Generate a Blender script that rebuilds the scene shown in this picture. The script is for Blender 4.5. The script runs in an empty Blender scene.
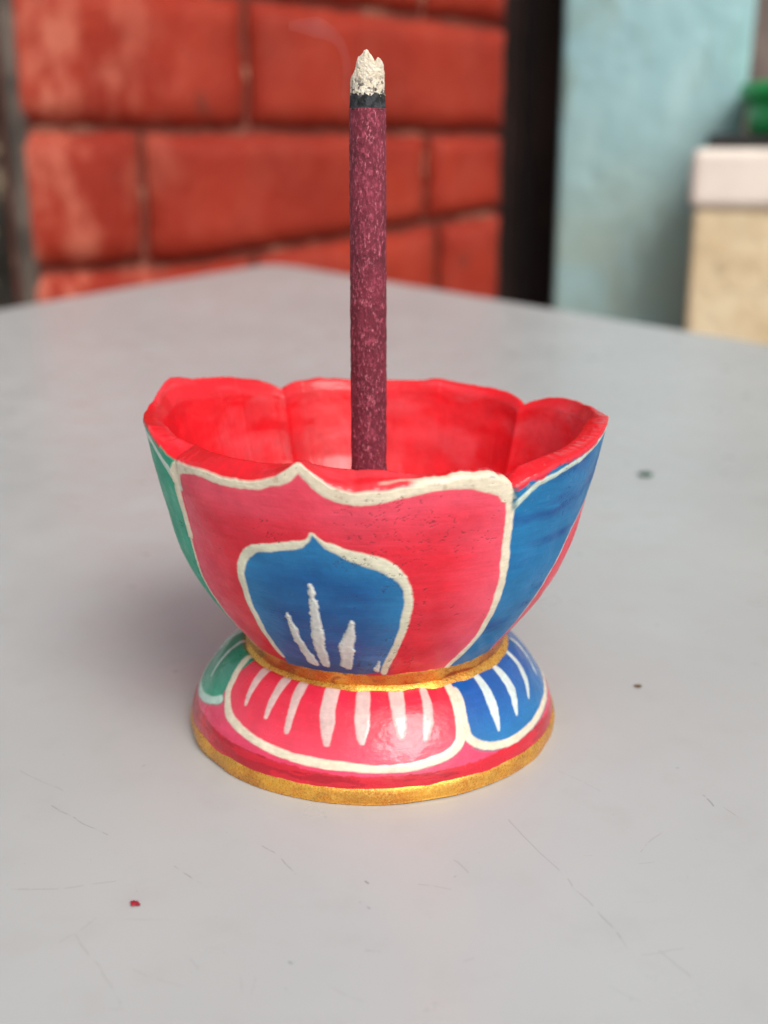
import bpy, bmesh, math
import numpy as np
from mathutils import Vector, noise as mnoise

# ------------------------------------------------------------------ camera, sky, sun, exposure
sc = bpy.context.scene
COL = sc.collection
S = 0.01                       # all lengths below are centimetres
R = math.radians

cam_d = bpy.data.cameras.new('camera')
cam = bpy.data.objects.new('camera', cam_d)
COL.objects.link(cam)
cam.location = (0.111 * S, -15.225 * S, 7.583 * S)
cam.rotation_euler = (math.pi / 2 - 0.294, 0, 0)
cam_d.sensor_fit = 'VERTICAL'
cam_d.sensor_height = 36
cam_d.lens = 36 * 1176 / 1024
cam_d.clip_start = 0.005
cam_d.clip_end = 200
cam_d.dof.use_dof = True
cam_d.dof.focus_distance = 13.9 * S
cam_d.dof.aperture_fstop = (cam_d.lens / 1000) / 0.0021
sc.camera = cam

SUN_EL, SUN_AZ = R(45), R(152)         # azimuth clockwise from +Y: behind the camera, a little right
world = bpy.data.worlds.new('World')
sc.world = world
world.use_nodes = True
wn = world.node_tree
bg = wn.nodes['Background']
sky = wn.nodes.new('ShaderNodeTexSky')
sky.sky_type = 'NISHITA'
sky.sun_disc = False
sky.sun_elevation = SUN_EL
sky.sun_rotation = SUN_AZ
sky.dust_density = 4.0
sky.air_density = 1.0
hs = wn.nodes.new('ShaderNodeHueSaturation')   # hazy, overcast sky: little blue left
hs.inputs['Saturation'].default_value = 0.3
wn.links.new(sky.outputs[0], hs.inputs['Color'])
wn.links.new(hs.outputs[0], bg.inputs['Color'])
bg.inputs['Strength'].default_value = 0.155

sun_d = bpy.data.lights.new('sun', 'SUN')
sun_d.energy = 1.4
sun_d.angle = R(30)
sun_d.color = (1.0, 0.98, 0.93)
sun = bpy.data.objects.new('sun', sun_d)
COL.objects.link(sun)
dv = Vector((math.sin(SUN_AZ) * math.cos(SUN_EL), math.cos(SUN_AZ) * math.cos(SUN_EL), math.sin(SUN_EL)))
sun.rotation_euler = dv.to_track_quat('Z', 'Y').to_euler()

sc.view_settings.view_transform = 'Standard'
sc.view_settings.look = 'None'
sc.view_settings.exposure = 0.06
sc.view_settings.gamma = 1.0

# ------------------------------------------------------------------ helpers
class NT:
    """small node-tree writer; coordinates come in centimetres"""
    def __init__(s, name):
        s.m = bpy.data.materials.new(name)
        s.m.use_nodes = True
        s.t = s.m.node_tree
        s.b = s.t.nodes['Principled BSDF']
        s.out = s.t.nodes['Material Output']
        tc = s.n('ShaderNodeTexCoord')
        mp = s.n('ShaderNodeMapping')
        mp.inputs['Scale'].default_value = (100, 100, 100)
        s.l(tc.outputs['Object'], mp.inputs['Vector'])
        s.co = mp.outputs[0]
    def n(s, k, **kw):
        o = s.t.nodes.new(k)
        for a, v in kw.items(): setattr(o, a, v)
        return o
    def l(s, a, b): s.t.links.new(a, b)
    def put(s, sock, v):
        if isinstance(v, (int, float)): sock.default_value = v
        elif isinstance(v, (tuple, list)):
            sock.default_value = tuple(v) + (1,) if len(v) == 3 and len(sock.default_value) == 4 else tuple(v)
        else: s.l(v, sock)
    def math(s, op, a, b=None, c=None):
        o = s.n('ShaderNodeMath', operation=op)
        s.put(o.inputs[0], a)
        if b is not None: s.put(o.inputs[1], b)
        if c is not None: s.put(o.inputs[2], c)
        return o.outputs[0]
    def vmath(s, op, a, b=None):
        o = s.n('ShaderNodeVectorMath', operation=op)
        s.put(o.inputs[0], a)
        if b is not None: s.put(o.inputs[1], b)
        return o
    def scaled(s, sc_, rot=None):
        mp = s.n('ShaderNodeMapping')
        mp.inputs['Scale'].default_value = sc_
        if rot: mp.inputs['Rotation'].default_value = rot
        s.l(s.co, mp.inputs['Vector'])
        return mp.outputs[0]
    def noise(s, scale, detail=4, rough=.55, co=None, dist=0.0):
        o = s.n('ShaderNodeTexNoise')
        o.inputs['Scale'].default_value = scale
        o.inputs['Detail'].default_value = detail
        o.inputs['Roughness'].default_value = rough
        o.inputs['Distortion'].default_value = dist
        s.l(co or s.co, o.inputs['Vector'])
        return o.outputs['Fac']
    def ramp(s, f, a, b, lo=0.0, hi=1.0):
        o = s.n('ShaderNodeMapRange', interpolation_type='SMOOTHSTEP')
        s.put(o.inputs['Value'], f)
        o.inputs['From Min'].default_value = a
        o.inputs['From Max'].default_value = b
        o.inputs['To Min'].default_value = lo
        o.inputs['To Max'].default_value = hi
        return o.outputs[0]
    def mix(s, f, a, b, blend='MIX'):
        o = s.n('ShaderNodeMix', data_type='RGBA', blend_type=blend)
        s.put(o.inputs[0], f); s.put(o.inputs[6], a); s.put(o.inputs[7], b)
        return o.outputs[2]
    def bump(s, h, strength=.3, dist=.01, prev=None):
        o = s.n('ShaderNodeBump')
        o.inputs['Strength'].default_value = strength
        o.inputs['Distance'].default_value = dist * S
        s.put(o.inputs['Height'], h)
        if prev is not None: s.l(prev, o.inputs['Normal'])
        return o.outputs[0]
    def set(s, **kw):
        for k, v in kw.items():
            s.put(s.b.inputs[k.replace('_', ' ')], v)
        return s.m

def tag(o, label=None, cat=None, group=None, kind=None):
    if label: o['label'] = label
    if cat: o['category'] = cat
    if group: o['group'] = group
    if kind: o['kind'] = kind
    return o

def empty(name, loc=(0, 0, 0)):
    o = bpy.data.objects.new(name, None)
    COL.objects.link(o)
    o.location = Vector(loc) * S
    o.empty_display_size = .01
    return o

def link(name, me, mat, parent=None, loc=(0, 0, 0)):
    o = bpy.data.objects.new(name, me)
    COL.objects.link(o)
    for m in (mat if isinstance(mat, (list, tuple)) else [mat]): me.materials.append(m)
    o.location = Vector(loc) * S
    if parent: o.parent = parent
    return o

def mesh_np(name, V, F, smooth=True, colors=None, normals=None):
    """V (n,3) cm, F (m,4) quads"""
    V = np.asarray(V, dtype=np.float64) * S
    F = np.asarray(F, dtype=np.int32)
    me = bpy.data.meshes.new(name)
    me.vertices.add(len(V)); me.vertices.foreach_set('co', V.astype(np.float32).ravel())
    k = F.shape[1]
    me.loops.add(F.size); me.loops.foreach_set('vertex_index', F.ravel())
    me.polygons.add(len(F))
    me.polygons.foreach_set('loop_start', np.arange(0, F.size, k, dtype=np.int32))
    me.polygons.foreach_set('loop_total', np.full(len(F), k, dtype=np.int32))
    me.update(calc_edges=True)
    me.polygons.foreach_set('use_smooth', np.full(len(F), smooth))
    if colors is not None:
        a = me.color_attributes.new('paint', 'FLOAT_COLOR', 'POINT')
        a.data.foreach_set('color', np.asarray(colors, dtype=np.float32).ravel())
    if normals is not None:
        me.normals_split_custom_set_from_vertices(normals)
    me.validate()
    return me

def bm_mesh(name, bm, smooth=False):
    bmesh.ops.recalc_face_normals(bm, faces=bm.faces)
    me = bpy.data.meshes.new(name)
    for v in bm.verts: v.co *= S
    bm.to_mesh(me); bm.free()
    if smooth:
        for p in me.polygons: p.use_smooth = True
    return me

def add_box(bm, lo, hi, bevel=0, seg=2, mi=0):
    ret = bmesh.ops.create_cube(bm, size=1)
    vs = ret['verts']
    for v in vs:
        v.co = Vector([(lo[i] + hi[i]) / 2 + v.co[i] * (hi[i] - lo[i]) for i in range(3)])
    fs = {f for v in vs for f in v.link_faces}
    for f in fs: f.material_index = mi
    if bevel:
        es = {e for v in vs for e in v.link_edges}
        bmesh.ops.bevel(bm, geom=list(es), offset=bevel, segments=seg, affect='EDGES', profile=.5)
    return vs

def add_prism(bm, poly, z0, z1, mi=0):
    lo = [bm.verts.new((x, y, z0)) for x, y in poly]
    hi = [bm.verts.new((x, y, z1)) for x, y in poly]
    n = len(poly)
    fs = [bm.faces.new(hi), bm.faces.new(lo[::-1])]
    for i in range(n): fs.append(bm.faces.new((lo[i], lo[(i + 1) % n], hi[(i + 1) % n], hi[i])))
    for f in fs: f.material_index = mi

rng = np.random.default_rng(7)
def smooth_noise1(a, k, seed):
    """periodic smooth noise over angle a (radians) with about k waves"""
    g = np.random.default_rng(seed); out = 0 * a
    for j in range(max(1, k // 3), k + 1):
        out = out + g.normal() * np.cos(j * a + g.uniform(0, 6.28))
    return out / math.sqrt(k)

def fbm2(x, y, seed, oct=4):
    """value noise on arrays"""
    out = np.zeros_like(x); amp = 1.0; tot = 0
    for o in range(oct):
        g = np.random.default_rng(seed + o); T = g.random((64, 64))
        xi = np.floor(x).astype(int); yi = np.floor(y).astype(int)
        fx = x - xi; fy = y - yi
        fx = fx * fx * (3 - 2 * fx); fy = fy * fy * (3 - 2 * fy)
        v = (T[xi % 64, yi % 64] * (1 - fx) * (1 - fy) + T[(xi + 1) % 64, yi % 64] * fx * (1 - fy)
             + T[xi % 64, (yi + 1) % 64] * (1 - fx) * fy + T[(xi + 1) % 64, (yi + 1) % 64] * fx * fy)
        out += amp * v; tot += amp; amp *= .55; x = x * 2.03 + 11.3; y = y * 2.03 + 5.7
    return out / tot

# ------------------------------------------------------------------ materials of the setting
def mat_simple(name, col, rough=.7, var=.15, scale=.3, bump=.3, bd=.2):
    t = NT(name)
    f = t.noise(scale, 6)
    c = t.mix(t.ramp(f, .3, .7), tuple(v * (1 - var) for v in col), tuple(min(1, v * (1 + var)) for v in col))
    return t.set(Base_Color=c, Roughness=rough, Normal=t.bump(t.noise(scale * 6, 5), bump, bd))

def mat_table():
    t = NT('grey_laminate')
    f = t.noise(.12, 5); g = t.noise(1.3, 6, .6)
    c = t.mix(t.ramp(f, .3, .7), (.445, .452, .442), (.482, .488, .477))
    c = t.mix(t.math('MULTIPLY', t.ramp(g, .5, .72), .22), c, (.40, .39, .37))
    c = t.mix(t.math('MULTIPLY', t.ramp(t.noise(9, 5, .7), .60, .72), .10), c, (.33, .31, .29))
    c = t.mix(t.math('MULTIPLY', t.ramp(t.noise(28, 2, .5), .74, .78), .5), c, (.22, .2, .19))
    # fine wear: sparse, long, stretched marks in several directions
    for k, (ang, sx) in enumerate([(20, .16), (-48, .12), (75, .14)]):
        n1 = t.noise(1.0, 2, .4, t.scaled((sx, 9.0, 1), (0, 0, R(ang))))
        n2 = t.noise(.5 + .13 * k, 2)
        m = t.math('MULTIPLY', t.ramp(n1, .735, .78), t.ramp(n2, .5, .62))
        c = t.mix(t.math('MULTIPLY', m, .30), c, (.24, .22, .21))
    # single scratches and nicks (table coordinates in cm)
    flat = t.vmath('MULTIPLY', t.co, (1, 1, 0)).outputs[0]
    warp = t.n('ShaderNodeTexNoise'); warp.inputs['Scale'].default_value = 1.2
    t.l(t.co, warp.inputs['Vector'])
    w2 = t.vmath('MULTIPLY', t.vmath('SUBTRACT', warp.outputs['Color'], (.5, .5, .5)).outputs[0], (.25, .25, 0)).outputs[0]
    flat = t.vmath('ADD', flat, w2).outputs[0]
    brk = t.ramp(t.noise(6, 3), .38, .52)
    acc = None
    for (ax, ay, bx, by, w, s_) in SCRATCHES:
        pa = t.vmath('SUBTRACT', flat, (ax, ay, 0)).outputs[0]
        d = Vector((bx - ax, by - ay, 0)); L2 = max(d.length_squared, 1e-6)
        dot = t.vmath('DOT_PRODUCT', pa, tuple(d / L2)).outputs['Value']
        cl = t.n('ShaderNodeClamp'); t.l(dot, cl.inputs[0])
        sc_ = t.n('ShaderNodeVectorMath', operation='SCALE'); sc_.inputs[0].default_value = tuple(d); t.l(cl.outputs[0], sc_.inputs['Scale'])
        ds = t.vmath('DISTANCE', pa, sc_.outputs[0]).outputs['Value']
        m = t.ramp(ds, w * .3, w, s_, 0.0)
        acc = m if acc is None else t.math('MAXIMUM', acc, m)
    acc = t.math('MULTIPLY', acc, t.math('MULTIPLY', brk, .45))
    c = t.mix(acc, c, (.10, .085, .08))
    r = t.ramp(t.noise(.8, 6), .3, .7, .27, .42)
    hb = t.math('SUBTRACT', t.noise(22, 3), t.math('MULTIPLY', acc, 2.0))
    return t.set(Base_Color=c, Roughness=r, Normal=t.bump(hb, .12, .01))

SCRATCHES = [  # ax, ay, bx, by, half width, strength
 (-3.97, -2.52, -3.14, -3.18, 0.014, 0.6),
 (-3.87, -4.28, -2.80, -4.09, 0.014, 0.5),
 (-2.25, -3.81, -1.87, -4.13, 0.014, 0.7),
 (-1.29, -3.41, -0.87, -3.94, 0.014, 0.6),
 (-3.03, -5.03, -2.64, -5.64, 0.014, 0.35),
 (-2.64, -5.64, -2.31, -6.06, 0.014, 0.35),
 (1.59, -2.86, 2.17, -4.26, 0.014, 0.5),
 (2.17, -4.26, 2.64, -5.37, 0.014, 0.55),
 (2.91, -5.26, 3.13, -5.85, 0.014, 0.4),
 (0.45, -4.17, 0.82, -4.26, 0.014, 0.5),
 (3.02, -3.53, 3.40, -3.12, 0.014, 0.35),
 (4.08, -2.29, 4.12, -2.55, 0.02, 0.9),
 (4.25, -2.59, 4.35, -2.82, 0.014, 0.5),
 (-0.12, -4.49, -0.04, -4.63, 0.02, 0.8),
 (-0.82, -5.41, -0.79, -5.44, 0.02, 1),
 (-0.09, -4.09, -0.06, -4.13, 0.02, 1),
 (-3.15, -5.14, -2.84, -4.75, 0.014, 0.3),
 (2.27, -5.78, 2.51, -5.99, 0.014, 0.3),
 (-5.68, 2.59, -4.46, 1.60, 0.014, 0.2),
 (4.68, 4.40, 5.28, 2.59, 0.014, 0.15),
 (-4.59, -1.67, -3.94, -2.17, 0.014, 0.35),
 (2.38, -1.67, 2.81, -2.17, 0.014, 0.3),
 (0.91, -3.69, 1.06, -3.93, 0.014, 0.4),
 (-0.41, -5.78, -0.11, -5.99, 0.014, 0.3),
 (0.97, -5.41, 0.87, -5.48, .011, 0.4),
 (2.38, -3.57, 2.60, -3.61, .011, 0.3),
 (-0.83, -5.80, -0.78, -5.91, .011, 0.6),
 (-1.76, -5.37, -1.68, -5.57, .011, 0.4),
 (-2.38, -5.58, -1.81, -5.84, .011, 0.3),
 (-2.45, -6.11, -2.27, -6.11, .011, 0.3),
 (3.16, -3.74, 2.93, -3.77, .011, 0.3),
 (3.33, -5.24, 2.72, -5.31, .011, 0.4),
 (-3.76, -4.24, -4.10, -4.33, .011, 0.3),
 (-1.13, -5.65, -1.18, -5.98, .011, 0.3),
 (-1.29, -5.65, -1.23, -5.99, .011, 0.3),
 (-0.07, -5.28, 0.05, -5.31, .011, 0.6),
]

# ------------------------------------------------------------------ ground and table
gm = mat_simple('concrete_ground', (.22, .2, .18), .9, .25, .02, .3, .5)
bm = bmesh.new()
vs = [bm.verts.new(p) for p in ((-3000, -2000, -75), (3000, -2000, -75), (3000, 4000, -75), (-3000, 4000, -75))]
bm.faces.new(vs)
tag(link('ground', bm_mesh('ground', bm), gm), kind='structure')

def table_outline(off=0.0):
    A = Vector((-8.0, 73.4)); dl = Vector((-11.7, -27.7)).normalized(); dr = Vector((24.2, -39.4)).normalized()
    B = A + dl * 120; C = A + dr * 120
    pts = []
    p0 = A + dl * 3.2; p1 = A + dr * 3.2
    for i in range(9):
        s = i / 8
        pts.append(p0 * (1 - s) ** 2 + A * 2 * s * (1 - s) + p1 * s * s)
    poly = [B] + pts + [C, Vector((42, -75)), Vector((-40, -75))]
    cen = Vector((0, 0))
    if off:
        out = []
        n = len(poly)
        for i, p in enumerate(poly):
            a = (p - poly[i - 1]).normalized(); b = (poly[(i + 1) % n] - p).normalized()
            na = Vector((-a.y, a.x)); nb = Vector((-b.y, b.x))
            m = (na + nb).normalized()
            out.append(p + m * off / max(.3, m.dot(na)))
        poly = out
    return [(p.x, p.y) for p in poly][::-1]

table = tag(empty('table', (0, 0, -75)), 'pale grey laminate table top with fine scratches, under the painted bowl', 'table')
bm = bmesh.new(); add_prism(bm, table_outline(0), -2.4, 0)
top = link('tabletop', bm_mesh('tabletop', bm), mat_table(), table, (0, 0, 75))
bm = bmesh.new()
o1 = table_outline(.5); o0 = table_outline(.01)
n = len(o1)
for i in range(n):
    j = (i + 1) % n
    q = [(*o0[i], -.06), (*o0[j], -.06), (*o1[j], -.12), (*o1[i], -.12), (*o1[i], -2.6), (*o1[j], -2.6)]
    q = [bm.verts.new(v) for v in q]
    bm.faces.new((q[0], q[1], q[2], q[3])); bm.faces.new((q[3], q[2], q[5], q[4]))
bmesh.ops.remove_doubles(bm, verts=bm.verts, dist=1e-5)
link('edge_band', bm_mesh('edge_band', bm), mat_simple('edge_trim', (.16, .13, .11), .6), table, (0, 0, 75))
legm = mat_simple('leg_steel', (.1, .1, .1), .5)
for x, y in ((-8, 66), (-44, -30), (44, -24), (34, -68), (-33, -68)):
    bm = bmesh.new(); add_box(bm, (x - 1.5, y - 1.5, 0), (x + 1.5, y + 1.5, 72.55), .2)
    link('leg', bm_mesh('leg', bm), legm, table)

# ------------------------------------------------------------------ brick wall (local x runs along the wall, local z is up)
def brick_material():
    t = NT('red_painted_brick')
    f = t.noise(.09, 5, .6); g = t.noise(.6, 6, .65)
    c = t.mix(t.ramp(f, .3, .7), (.235, .016, .006), (.33, .027, .010))
    geo = t.n('ShaderNodeSeparateXYZ'); t.l(t.co, geo.inputs[0])
    # chalky, scuffed paint towards the wall's left end
    left = t.ramp(geo.outputs['X'], 10, -4)
    wear = t.math('MULTIPLY', t.ramp(t.noise(.35, 5, .6, t.scaled((1, 1, .5))), .42, .66), t.math('MULTIPLY_ADD', left, .95, .10))
    c = t.mix(wear, c, (.50, .13, .08))
    c = t.mix(t.math('MULTIPLY', t.ramp(g, .60, .75), .35), c, (.48, .09, .045))
    c = t.mix(t.math('MULTIPLY', t.ramp(t.noise(.25, 6), .62, .72), .5), c, (.10, .03, .02))
    return t.set(Base_Color=c, Roughness=t.ramp(g, .3, .7, .6, .8), Specular_IOR_Level=.25, Normal=t.bump(t.math('ADD', t.noise(1.2, 6), f), .5, .4))
def mortar_material():
    t = NT('worn_mortar')
    f = t.noise(.5, 6, .65, t.scaled((.5, 1, 1)))
    c = t.mix(t.ramp(f, .52, .68), (.17, .035, .02), (.50, .26, .17))
    return t.set(Base_Color=c, Roughness=.85, Normal=t.bump(t.noise(2, 5), .5, .3))

wall = empty('brick_wall', (-20.4, 68, -75))
wall.rotation_euler = (0, 0, R(35))
tag(wall, 'red painted brick wall behind the table, its mortar joints worn', 'wall')
bm = bmesh.new()
add_box(bm, (-4.3, .9, 0), (37.4, 3.2, 170), 0, mi=1)
add_box(bm, (8, 3.3, 0), (37.2, 22, 169.5), 0, mi=1)
cz = {0: 75.0, 1: 84.4, 2: 93.9}
bounds = [84.4 + 9.3 * k for k in range(-9, 9)]
def zj(k, x):       # drifting bed joints
    z = 84.4 + 9.35 * k
    if k == 0: return z + .0 * x
    if k == -1: return z + .10 * (x - 8) * (x > 8)
    if k == 1: return z + .2 - .03 * x
    return z
gap = .30
for k in range(-9, 9):
    first = {0: 13.2, -1: 29.6, 1: 29.3}.get(k, 13.2 if k % 2 == 0 else 29.4)
    js = [-4.5] + [x for x in ((4.6, first) if k == -1 else (first,) if k in (0, 1) else (first - 19.2, first, first + 17.6)) if -1.5 < x < 36.5] + [37.6]
    for a, b in zip(js[:-1], js[1:]):
        x0 = a + (gap if a > -3 else 0); x1 = b - (gap if b < 37 else 0)
        vs = add_box(bm, (0, 0, 0), (1, 1, 1))
        nx = max(2, int((x1 - x0) / 1.0)); 
        bmesh.ops.delete(bm, geom=vs, context='VERTS')
        nz = 9
        # front face grid, domed and irregular, with rounded arrises, closed by side faces
        grid = []
        for i in range(nx + 1):
            row = []
            for j in range(nz + 1):
                u = i / nx; w = j / nz
                x = x0 + (x1 - x0) * u
                zb = zj(k, x) + gap; zt = zj(k + 1, x) - gap
                z = zb + (zt - zb) * w
                e = min(min(u, 1 - u) * (x1 - x0), min(w, 1 - w) * (zt - zb))
                rr = .75 * max(0, 1 - e / .8) ** 2
                nn = mnoise.noise(Vector((x * .35, k * 7.3, z * .35))) * .10 + mnoise.noise(Vector((x * 1.1, 3, z * 1.1))) * .12
                edge = (i in (0, nx) or j in (0, nz))
                jx = mnoise.noise(Vector((x * .8, 9 + k, z * .8))) * .28 if edge else 0
                jz = mnoise.noise(Vector((x * .8, 19 + k, z * .8))) * .28 if edge else 0
                row.append(bm.verts.new((x + (jx if 0 < i < nx or True else 0), rr - .25 + nn, z + jz)))
            grid.append(row)
        for i in range(nx):
            for j in range(nz):
                f = bm.faces.new((grid[i][j], grid[i + 1][j], grid[i + 1][j + 1], grid[i][j + 1])); f.smooth = True
        rim = [grid[i][0] for i in range(nx + 1)] + [grid[nx][j] for j in range(1, nz + 1)] + [grid[i][nz] for i in range(nx - 1, -1, -1)] + [grid[0][j] for j in range(nz - 1, 0, -1)]
        back = [bm.verts.new((v.co.x, 1.6, v.co.z)) for v in rim]
        for i in range(len(rim)):
            j = (i + 1) % len(rim)
            bm.faces.new((rim[i], rim[j], back[j], back[i]))
link('masonry', bm_mesh('masonry', bm), [brick_material(), mortar_material()], wall)

# ------------------------------------------------------------------ rubble wall and pipe at the left
def rubble_material():
    t = NT('rubble_stone')
    v = t.n('ShaderNodeTexVoronoi'); v.inputs['Scale'].default_value = .35
    t.l(t.co, v.inputs['Vector'])
    c = t.mix(t.ramp(t.noise(.35, 5), .52, .62), (.06, .046, .034), (.60, .47, .32))
    c = t.mix(t.ramp(v.outputs['Distance'], .2, .9), c, (.05, .045, .035))
    return t.set(Base_Color=c, Roughness=.9, Normal=t.bump(t.noise(.8, 6), .8, 1))
rw = tag(empty('stone_wall', (-42, 84, -75)), 'rough dark and tan rubble stone wall at the far left edge', 'wall')
nx, nz = 60, 120
X, Z = np.meshgrid(np.linspace(-30, 22, nx), np.linspace(0, 160, nz), indexing='ij')
Y = np.array([[mnoise.noise(Vector((x * .22, 1, z * .22))) * 2.6 + mnoise.noise(Vector((x * .7, 4, z * .7))) * 1.0 for x, z in zip(a, b)] for a, b in zip(X, Z)])
V = np.stack([X, Y, Z], -1).reshape(-1, 3)
idx = np.arange(nx * nz).reshape(nx, nz)
F = np.stack([idx[:-1, :-1], idx[1:, :-1], idx[1:, 1:], idx[:-1, 1:]], -1).reshape(-1, 4)
Vb = V.copy(); Vb[:, 1] = 12
per = np.concatenate([idx[:, 0], idx[-1, 1:], idx[-2::-1, -1], idx[0, -2:0:-1]])
n0 = len(V)
Fs = np.stack([per, np.roll(per, -1), np.roll(per, -1) + n0, per + n0], -1)
link('masonry', mesh_np('rubble', np.concatenate([V, Vb]), np.concatenate([F, Fs, F[:, ::-1] + n0])), rubble_material(), rw)

pipe = tag(empty('drain_pipe', (-24.1, 66.3, -75)), 'grey brown vertical pipe running up beside the left end of the red wall', 'pipe')
bm = bmesh.new()
bmesh.ops.create_cone(bm, cap_ends=True, segments=32, radius1=.75, radius2=.75, depth=170)
for v in bm.verts: v.co.z += 85
o = link('tube', bm_mesh('tube', bm, True), mat_simple('pipe_paint', (.085, .062, .048), .8, .5, .4), pipe)
for zz in (40, 100):
    bm = bmesh.new(); bmesh.ops.create_cone(bm, cap_ends=True, segments=32, radius1=1.1, radius2=1.1, depth=1.6)
    for v in bm.verts: v.co.z += zz
    link('bracket', bm_mesh('bracket', bm), legm, pipe)

# ------------------------------------------------------------------ dark panel, teal pillar, back wall, tan block, green tub
backing = tag(empty('backing', (13, 112, -75)), 'dark brown panel in the gap between red wall and blue pillar', 'backing')  # near-black panel and strip closing the gap between wall and pillar
dm = mat_simple('dark_panel', (.035, .017, .013), .8, .4, .1)
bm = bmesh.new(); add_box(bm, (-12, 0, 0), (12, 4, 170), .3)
link('panel', bm_mesh('panel', bm), dm, backing)
bm = bmesh.new()
add_box(bm, (1.4, -.8, 0), (2.2, -.003, 169), .2)
link('strip', bm_mesh('strip', bm), mat_simple('dark_strip', (.02, .012, .012), .7), backing)

def pillar_material():
    t = NT('teal_distemper')
    geo = t.n('ShaderNodeSeparateXYZ'); t.l(t.co, geo.inputs[0])
    c = t.mix(t.ramp(t.noise(.11, 5, .6), .35, .65), (.29, .475, .50), (.35, .545, .57))
    st = t.ramp(t.noise(.16, 6, .62, t.scaled((1, 1, .35), (0, R(18), 0)), 1.2), .53, .68)
    c = t.mix(t.math('MULTIPLY', st, .65), c, (.22, .30, .24))
    low = t.ramp(geo.outputs['Z'], 92, 68)
    c = t.mix(t.math('MULTIPLY', low, t.ramp(t.noise(.2, 5), .3, .7, .3, .9)), c, (.36, .42, .34))
    ps = t.ramp(t.noise(.22, 5, .6, t.scaled((1.6, 1, .3))), .56, .7)
    c = t.mix(t.math('MULTIPLY', ps, .5), c, (.45, .64, .64))
    return t.set(Base_Color=c, Roughness=.75, Normal=t.bump(t.noise(.5, 6), .5, .6))
pil = tag(empty('pillar', (25.4, 103, -75)), 'stained pale blue plastered pillar behind the table', 'pillar')
pil.rotation_euler = (0, 0, R(-9))
bm = bmesh.new()
add_box(bm, (-8.5, -3, 0), (9.3, 14, 175), .6, 3)
for v in bm.verts:          # slight taper and lean of hand-plastered edges
    if v.co.x > 0: v.co.x -= (130 - v.co.z) * .018
    else: v.co.x += (v.co.z < 90) * .2
link('shaft', bm_mesh('shaft', bm, True), pillar_material(), pil)

bw = tag(empty('plaster_wall', (60, 150, -75)), 'grey brown plastered wall seen past the right side of the blue pillar', 'wall')
bm = bmesh.new(); add_box(bm, (-40, 0, 0), (60, 10, 200), .5)
link('plaster', bm_mesh('plaster', bm), mat_simple('brown_plaster', (.15, .115, .10), .9, .4, .12), bw)

blk = tag(empty('masonry_block', (38.6, 92, -75)), 'tan block with a broad cream band on top, right of the blue pillar', 'block')
blk.rotation_euler = (0, 0, R(-21))
def tan_material():
    t = NT('tan_render')
    c = t.mix(t.ramp(t.noise(.25, 6, .6), .3, .7), (.70, .54, .32), (.84, .70, .47))
    c = t.mix(t.math('MULTIPLY', t.ramp(t.noise(.6, 5), .58, .7), .5), c, (.45, .33, .2))
    return t.set(Base_Color=c, Roughness=.85, Normal=t.bump(t.noise(.8, 6), .6, .4))
bm = bmesh.new(); add_box(bm, (-10.2, -6, 0), (20, 10, 78.2), .5, 3)
link('body', bm_mesh('body', bm), tan_material(), blk)
bm = bmesh.new(); add_box(bm, (-10.6, -6.6, 78.25), (20.4, 10.4, 83.2), .8, 4)
link('cream_band', bm_mesh('cream_band', bm), mat_simple('cream_paint', (.90, .80, .70), .6, .06, .3), blk)
bm = bmesh.new(); add_box(bm, (-9.6, -5.4, 83.25), (19.6, 9.6, 84.3), .4, 3)
link('dark_mat', bm_mesh('dark_mat', bm), mat_simple('dark_mat', (.02, .02, .02), .8), blk)

tub = tag(empty('plastic_tub', (40.4, 92.5, 9.35)), 'bright green plastic tub on the tan block, at the right edge', 'tub')
gpm = NT('green_plastic').set(Base_Color=(.012, .50, .11), Roughness=.35)
def lathe(name, prof, seg=64):
    pr = np.array(prof, dtype=float); a = np.linspace(0, 2 * np.pi, seg, endpoint=False)
    Vv = np.stack([np.outer(pr[:, 0], np.cos(a)), np.outer(pr[:, 0], np.sin(a)), np.outer(pr[:, 1], np.ones(seg))], -1).reshape(-1, 3)
    ix = np.arange(len(pr) * seg).reshape(len(pr), seg)
    Ff = np.stack([ix[:-1], np.roll(ix[:-1], -1, 1), np.roll(ix[1:], -1, 1), ix[1:]], -1).reshape(-1, 4)
    return mesh_np(name, Vv, Ff)
link('tub_body', lathe('tub_body', [(0, 0), (8.0, 0), (8.2, .15), (8.55, 3.2), (8.35, 3.2), (7.9, .4), (0, .4)]), gpm, tub)
link('tub_rim', lathe('tub_rim', [(8.6, 3.0), (9.1, 2.95), (9.2, 3.1), (9.25, 4.1), (9.1, 4.25), (8.45, 4.25), (8.37, 4.1), (8.37, 3.0), (8.6, 3.0)]), gpm, tub)

# ------------------------------------------------------------------ painted lotus incense burner
PINK = np.array([.80, .045, .085]); PINKRED = np.array([.72, .015, .035]); RED = np.array([.76, .006, .014]); DRED = np.array([.46, .004, .018])
BLUE = np.array([.008, .155, .36]); DBLUE = np.array([.004, .07, .25]); GREEN = np.array([.010, .36, .215]); CREAM = np.array([.84, .73, .55]); PALE = np.array([.62, .72, .62])
TEAL = np.array([.012, .12, .17])

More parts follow.
